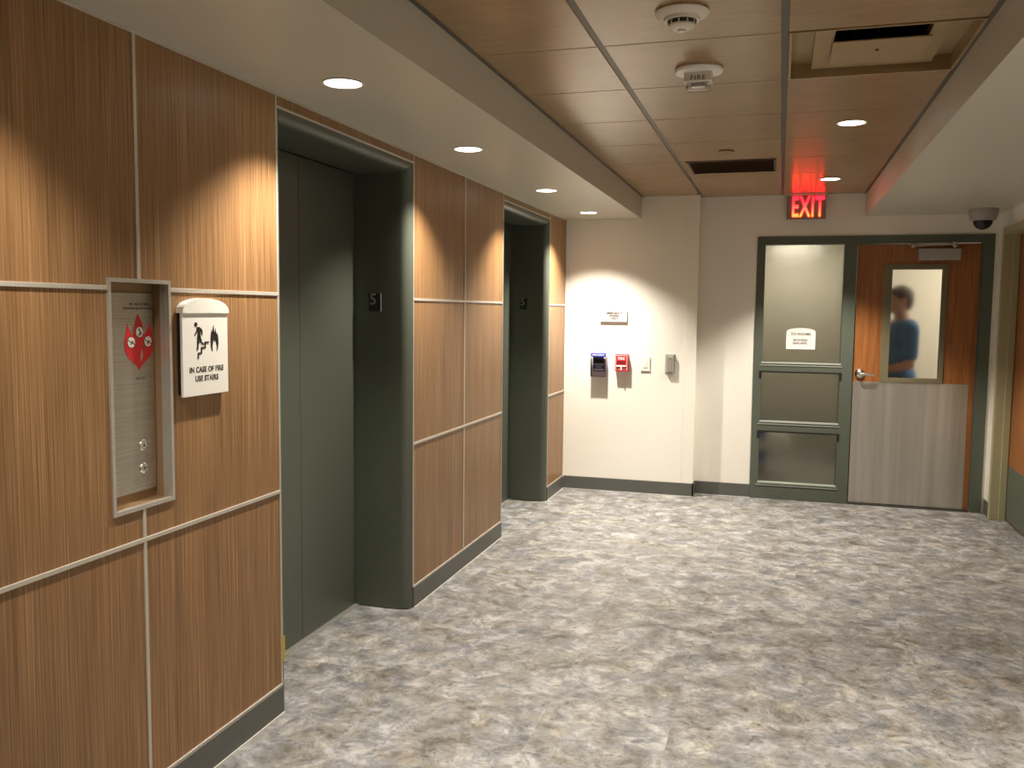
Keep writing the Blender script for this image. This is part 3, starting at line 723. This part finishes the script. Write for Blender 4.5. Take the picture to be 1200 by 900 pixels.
# ------------------------------------------------------------------ corridor behind the frosted glass
cw = MB()
CY = D+.14
cw.box(.9, 1.0, CY, 13.5, 0, 2.5).box(2.45, 2.55, 9.0, 13.5, 0, 2.5).box(2.45, 4.9, 9.0, 9.1, 0, 2.5).box(4.8, 4.9, CY, 9.0, 0, 2.5)
cw.box(.9, 2.6, 13.4, 13.5, 0, 2.5).box(3.5, 4.9, D+.06, CY, 0, 2.5)
tag(obj('wall_corridor', cw, 'cream'), 'cream corridor walls seen through the frosted glass', 'wall', kind='structure')
tag(obj('ceiling_corridor', MB().box(.9, 4.9, CY, 13.5, 2.42, 2.6), 'cream'), 'pale corridor ceiling beyond the glazed door', 'ceiling', kind='structure')
def cpanel(x, y, w, lab):
    t = thing('corridor_ceiling_light', (x, y, 2.42), lab, 'ceiling light', group='corridor ceiling lights behind the frosted glass')
    obj('light_frame', MB().box(x-.32, x+.32, y-.32, y+.32, 2.405, 2.421, .002), 'white', t)
    obj('light_panel', MB().box(x-.29, x+.29, y-.29, y+.29, 2.400, 2.406), 'lamp2', t)
    l = bpy.data.lights.new('tube', 'AREA'); l.energy = w; l.size = .55; l.color = (1, .88, .70)
    o = bpy.data.objects.new('tube', l); COL.objects.link(o); o.parent = t; o.location = (0, 0, -.03)
cpanel(3.55, 8.15, 21, 'square corridor ceiling light beyond the frosted door panel')
cpanel(1.85, 12.75, 7, 'square corridor ceiling light far beyond the frosted sidelight')
ct_ = thing('linen_cart', (1.55, 8.6, 0), 'blurred dark cart with pale towels low behind the sidelight', 'cart')
obj('cart_body', MB().box(1.30, 1.62, 8.4, 8.9, .10, .46, .02), 'dblue', ct_)
obj('towel_stack', MB().box(1.40, 1.82, 8.38, 8.80, .22, .30, .02).box(1.42, 1.80, 8.40, 8.80, .30, .36, .02), 'white', ct_)
for x in (1.34, 1.58):
    for y in (8.45, 8.85): obj('wheel', MB().lathe([(.05, -.015), (.05, .015)], (x, y, .05), 'X', 16), 'black', ct_)

# ------------------------------------------------------------------ person behind the door glass
def remeshed(name, mb, mat, parent, vox=.009, smooth_it=6, cutter=None):
    o = obj(name, mb, mat, parent)
    m = o.modifiers.new('r', 'REMESH'); m.mode = 'VOXEL'; m.voxel_size = vox; m.use_smooth_shade = True
    s = o.modifiers.new('s', 'SMOOTH'); s.iterations = smooth_it; s.factor = .5
    bpy.context.view_layer.update()
    me = bpy.data.meshes.new_from_object(o.evaluated_get(bpy.context.evaluated_depsgraph_get()))
    o.modifiers.clear(); o.data = me
    for p in me.polygons: p.use_smooth = True
    me.materials.clear(); me.materials.append(M[mat])
    return o
PX, PY = 2.625, 7.80
def pp(f, s, z):
    """f = forward (towards -X, turned slightly to the camera), s = to the person's left (towards -Y)"""
    a = radians(12); F = Vector((-cos(a), -sin(a), 0)); Lf = Vector((sin(a), -cos(a), 0))
    return Vector((PX, PY, 0))+F*f+Lf*s+Vector((0, 0, z))
RZ = Matrix.Rotation(radians(12), 4, 'Z')
pe = thing('person', (PX, PY, 0), 'person in blue short-sleeved scrubs standing in profile behind the frosted door panel', 'person')
b = MB()
b.ball(pp(.010, 0, 1.645), (.093, .074, .112), 28, RZ)              # skull
b.ball(pp(.045, 0, 1.598), (.050, .055, .062), 20, RZ)              # jaw
b.limb([pp(.088, 0, 1.655), pp(.112, 0, 1.622)], [.010, .014], 12)  # nose
b.ball(pp(.094, 0, 1.588), (.012, .022, .007), 12, RZ); b.ball(pp(.092, 0, 1.578), (.012, .020, .007), 12, RZ)   # lips
b.ball(pp(.078, 0, 1.552), (.018, .022, .016), 12, RZ)              # chin
for s in (-1, 1):
    b.ball(pp(.076, s*.034, 1.668), (.018, .022, .008), 12, RZ)     # brow
    b.ball(pp(-.002, s*.076, 1.640), (.020, .010, .032), 14, RZ)    # ear
b.limb([pp(-.005, 0, 1.56), pp(-.03, 0, 1.44)], [.056, .062])       # neck
b.ball(pp(-.02, 0, 1.34), (.105, .165, .13), 24, RZ); b.ball(pp(-.01, 0, 1.18), (.10, .145, .15), 24, RZ); b.ball(pp(-.01, 0, .98), (.115, .16, .12), 24, RZ)
b.limb([pp(-.03, -.16, 1.43), pp(-.03, .16, 1.43)], [.055, .055])
for s in (-1, 1):
    sh = pp(-.025, s*.195, 1.405); el = pp(-.015 if s > 0 else .0, s*.235, 1.115); wr = pp(.225, s*.19, 1.055 if s > 0 else 1.075)
    b.limb([sh, el], [.052, .039]); b.limb([el, wr], [.040, .026])
    d = (wr-el).normalized(); up = Vector((0, 0, 1)); side = d.cross(up).normalized()
    pc = wr+d*.05; b.limb([wr, pc, wr+d*.085], [.024, .027, .024])
    for k, (ln, of) in enumerate(((.068, .026), (.078, .009), (.073, -.009), (.056, -.026))):
        a0 = wr+d*.085+up*of; a1 = a0+d*ln*.5-side*.008*s; a2 = a1+d*ln*.35-side*.022*s; a3 = a2+d*ln*.12-side*.020*s
        b.limb([a0, a1, a2, a3], [.0095, .009, .0085, .0075], 10)
    b.limb([wr+d*.03+up*.018, wr+d*.065+up*.045-side*.012*s, wr+d*.095+up*.05-side*.020*s], [.012, .0105, .009], 10)
    b.limb([pp(0, s*.09, .93), pp(.01, s*.095, .50), pp(-.02, s*.10, .10)], [.085, .056, .040])
    b.limb([pp(-.04, s*.10, .05), pp(.12, s*.11, .035)], [.040, .032])
body = remeshed('body', b, 'skin', pe, .0065, 3)
for s in (-1, 1):
    e_ = obj('eye', MB().ball(pp(.086, s*.031, 1.648), .0105, 14), 'white', pe, smooth=True)
    obj('iris', MB().ball(pp(.0935, s*.031, 1.648), .0055, 12), 'black', e_, smooth=True)
h = MB(); h.ball(pp(-.010, 0, 1.682), (.100, .084, .092), 24, RZ); h.ball(pp(-.048, 0, 1.640), (.062, .076, .085), 22, RZ); h.ball(pp(.05, 0, 1.725), (.045, .055, .030), 18, RZ)
remeshed('hair', h, 'hair', pe, .010, 3)
tpp = MB()
tpp.ball(pp(-.02, 0, 1.34), (.122, .185, .145), 24, RZ); tpp.ball(pp(-.01, 0, 1.17), (.122, .170, .17), 24, RZ)
tpp.ball(pp(-.01, 0, .99), (.135, .185, .15), 24, RZ); tpp.limb([pp(-.03, -.17, 1.425), pp(-.03, .17, 1.425)], [.066, .066])
for s in (-1, 1):
    tpp.limb([pp(-.025, s*.195, 1.405), pp(-.018, s*.226, 1.20)], [.070, .064])
remeshed('scrub_top', tpp, 'scrub', pe, .012, 3)
tr = MB(); tr.ball(pp(-.01, 0, .93), (.135, .175, .12), 24, RZ)
for s in (-1, 1): tr.limb([pp(0, s*.09, .90), pp(.01, s*.098, .50), pp(-.02, s*.10, .12)], [.100, .080, .070])
remeshed('scrub_trousers', tr, 'scrub', pe, .014, 3)
for s in (-1, 1):
    sh = MB(); sh.limb([pp(-.05, s*.10, .045), pp(.13, s*.11, .038)], [.045, .038])
    remeshed('shoe', sh, 'shoe', pe, .010, 2)

pe.scale = (.965, .965, .965)

# ------------------------------------------------------------------ added soft fill without a fixture, behind the camera
def area(name, loc, size, energy, rot, col=(1, .86, .68)):
    l = bpy.data.lights.new(name, 'AREA'); l.shape = 'RECTANGLE'; l.size, l.size_y = size; l.energy = energy; l.color = col
    o = bpy.data.objects.new(name, l); COL.objects.link(o); o.location = loc; o.rotation_euler = rot
    return o
area('lobby_fill', (1.75, -1.6, HC-.02), (1.0, 1.6), 7, (0, 0, 0))

w = bpy.data.worlds.new('world'); S.world = w; w.use_nodes = True
bg = w.node_tree.nodes['Background']; bg.inputs['Color'].default_value = (.5, .45, .38, 1); bg.inputs['Strength'].default_value = .05

# ------------------------------------------------------------------ camera
R = Matrix(((0.9570865473734924, -0.033842885384816876, 0.2878193877165296), (0.2896174488382792, 0.07623492096775572, -0.9541016560898775), (0.01034766471695622, 0.9965153766670488, 0.08276490742479733)))
cam = bpy.data.cameras.new('camera'); cam.sensor_width = 36; cam.lens = 1034.7765/1200*36; cam.clip_start = .05
co = bpy.data.objects.new('camera', cam); COL.objects.link(co)
co.matrix_world = Matrix.Translation((1.6939, 0, 1.4718)) @ R.to_4x4()
S.camera = co
S.view_settings.view_transform = 'Standard'
S.view_settings.look = 'None'
S.view_settings.exposure = 0
S.view_settings.gamma = 1
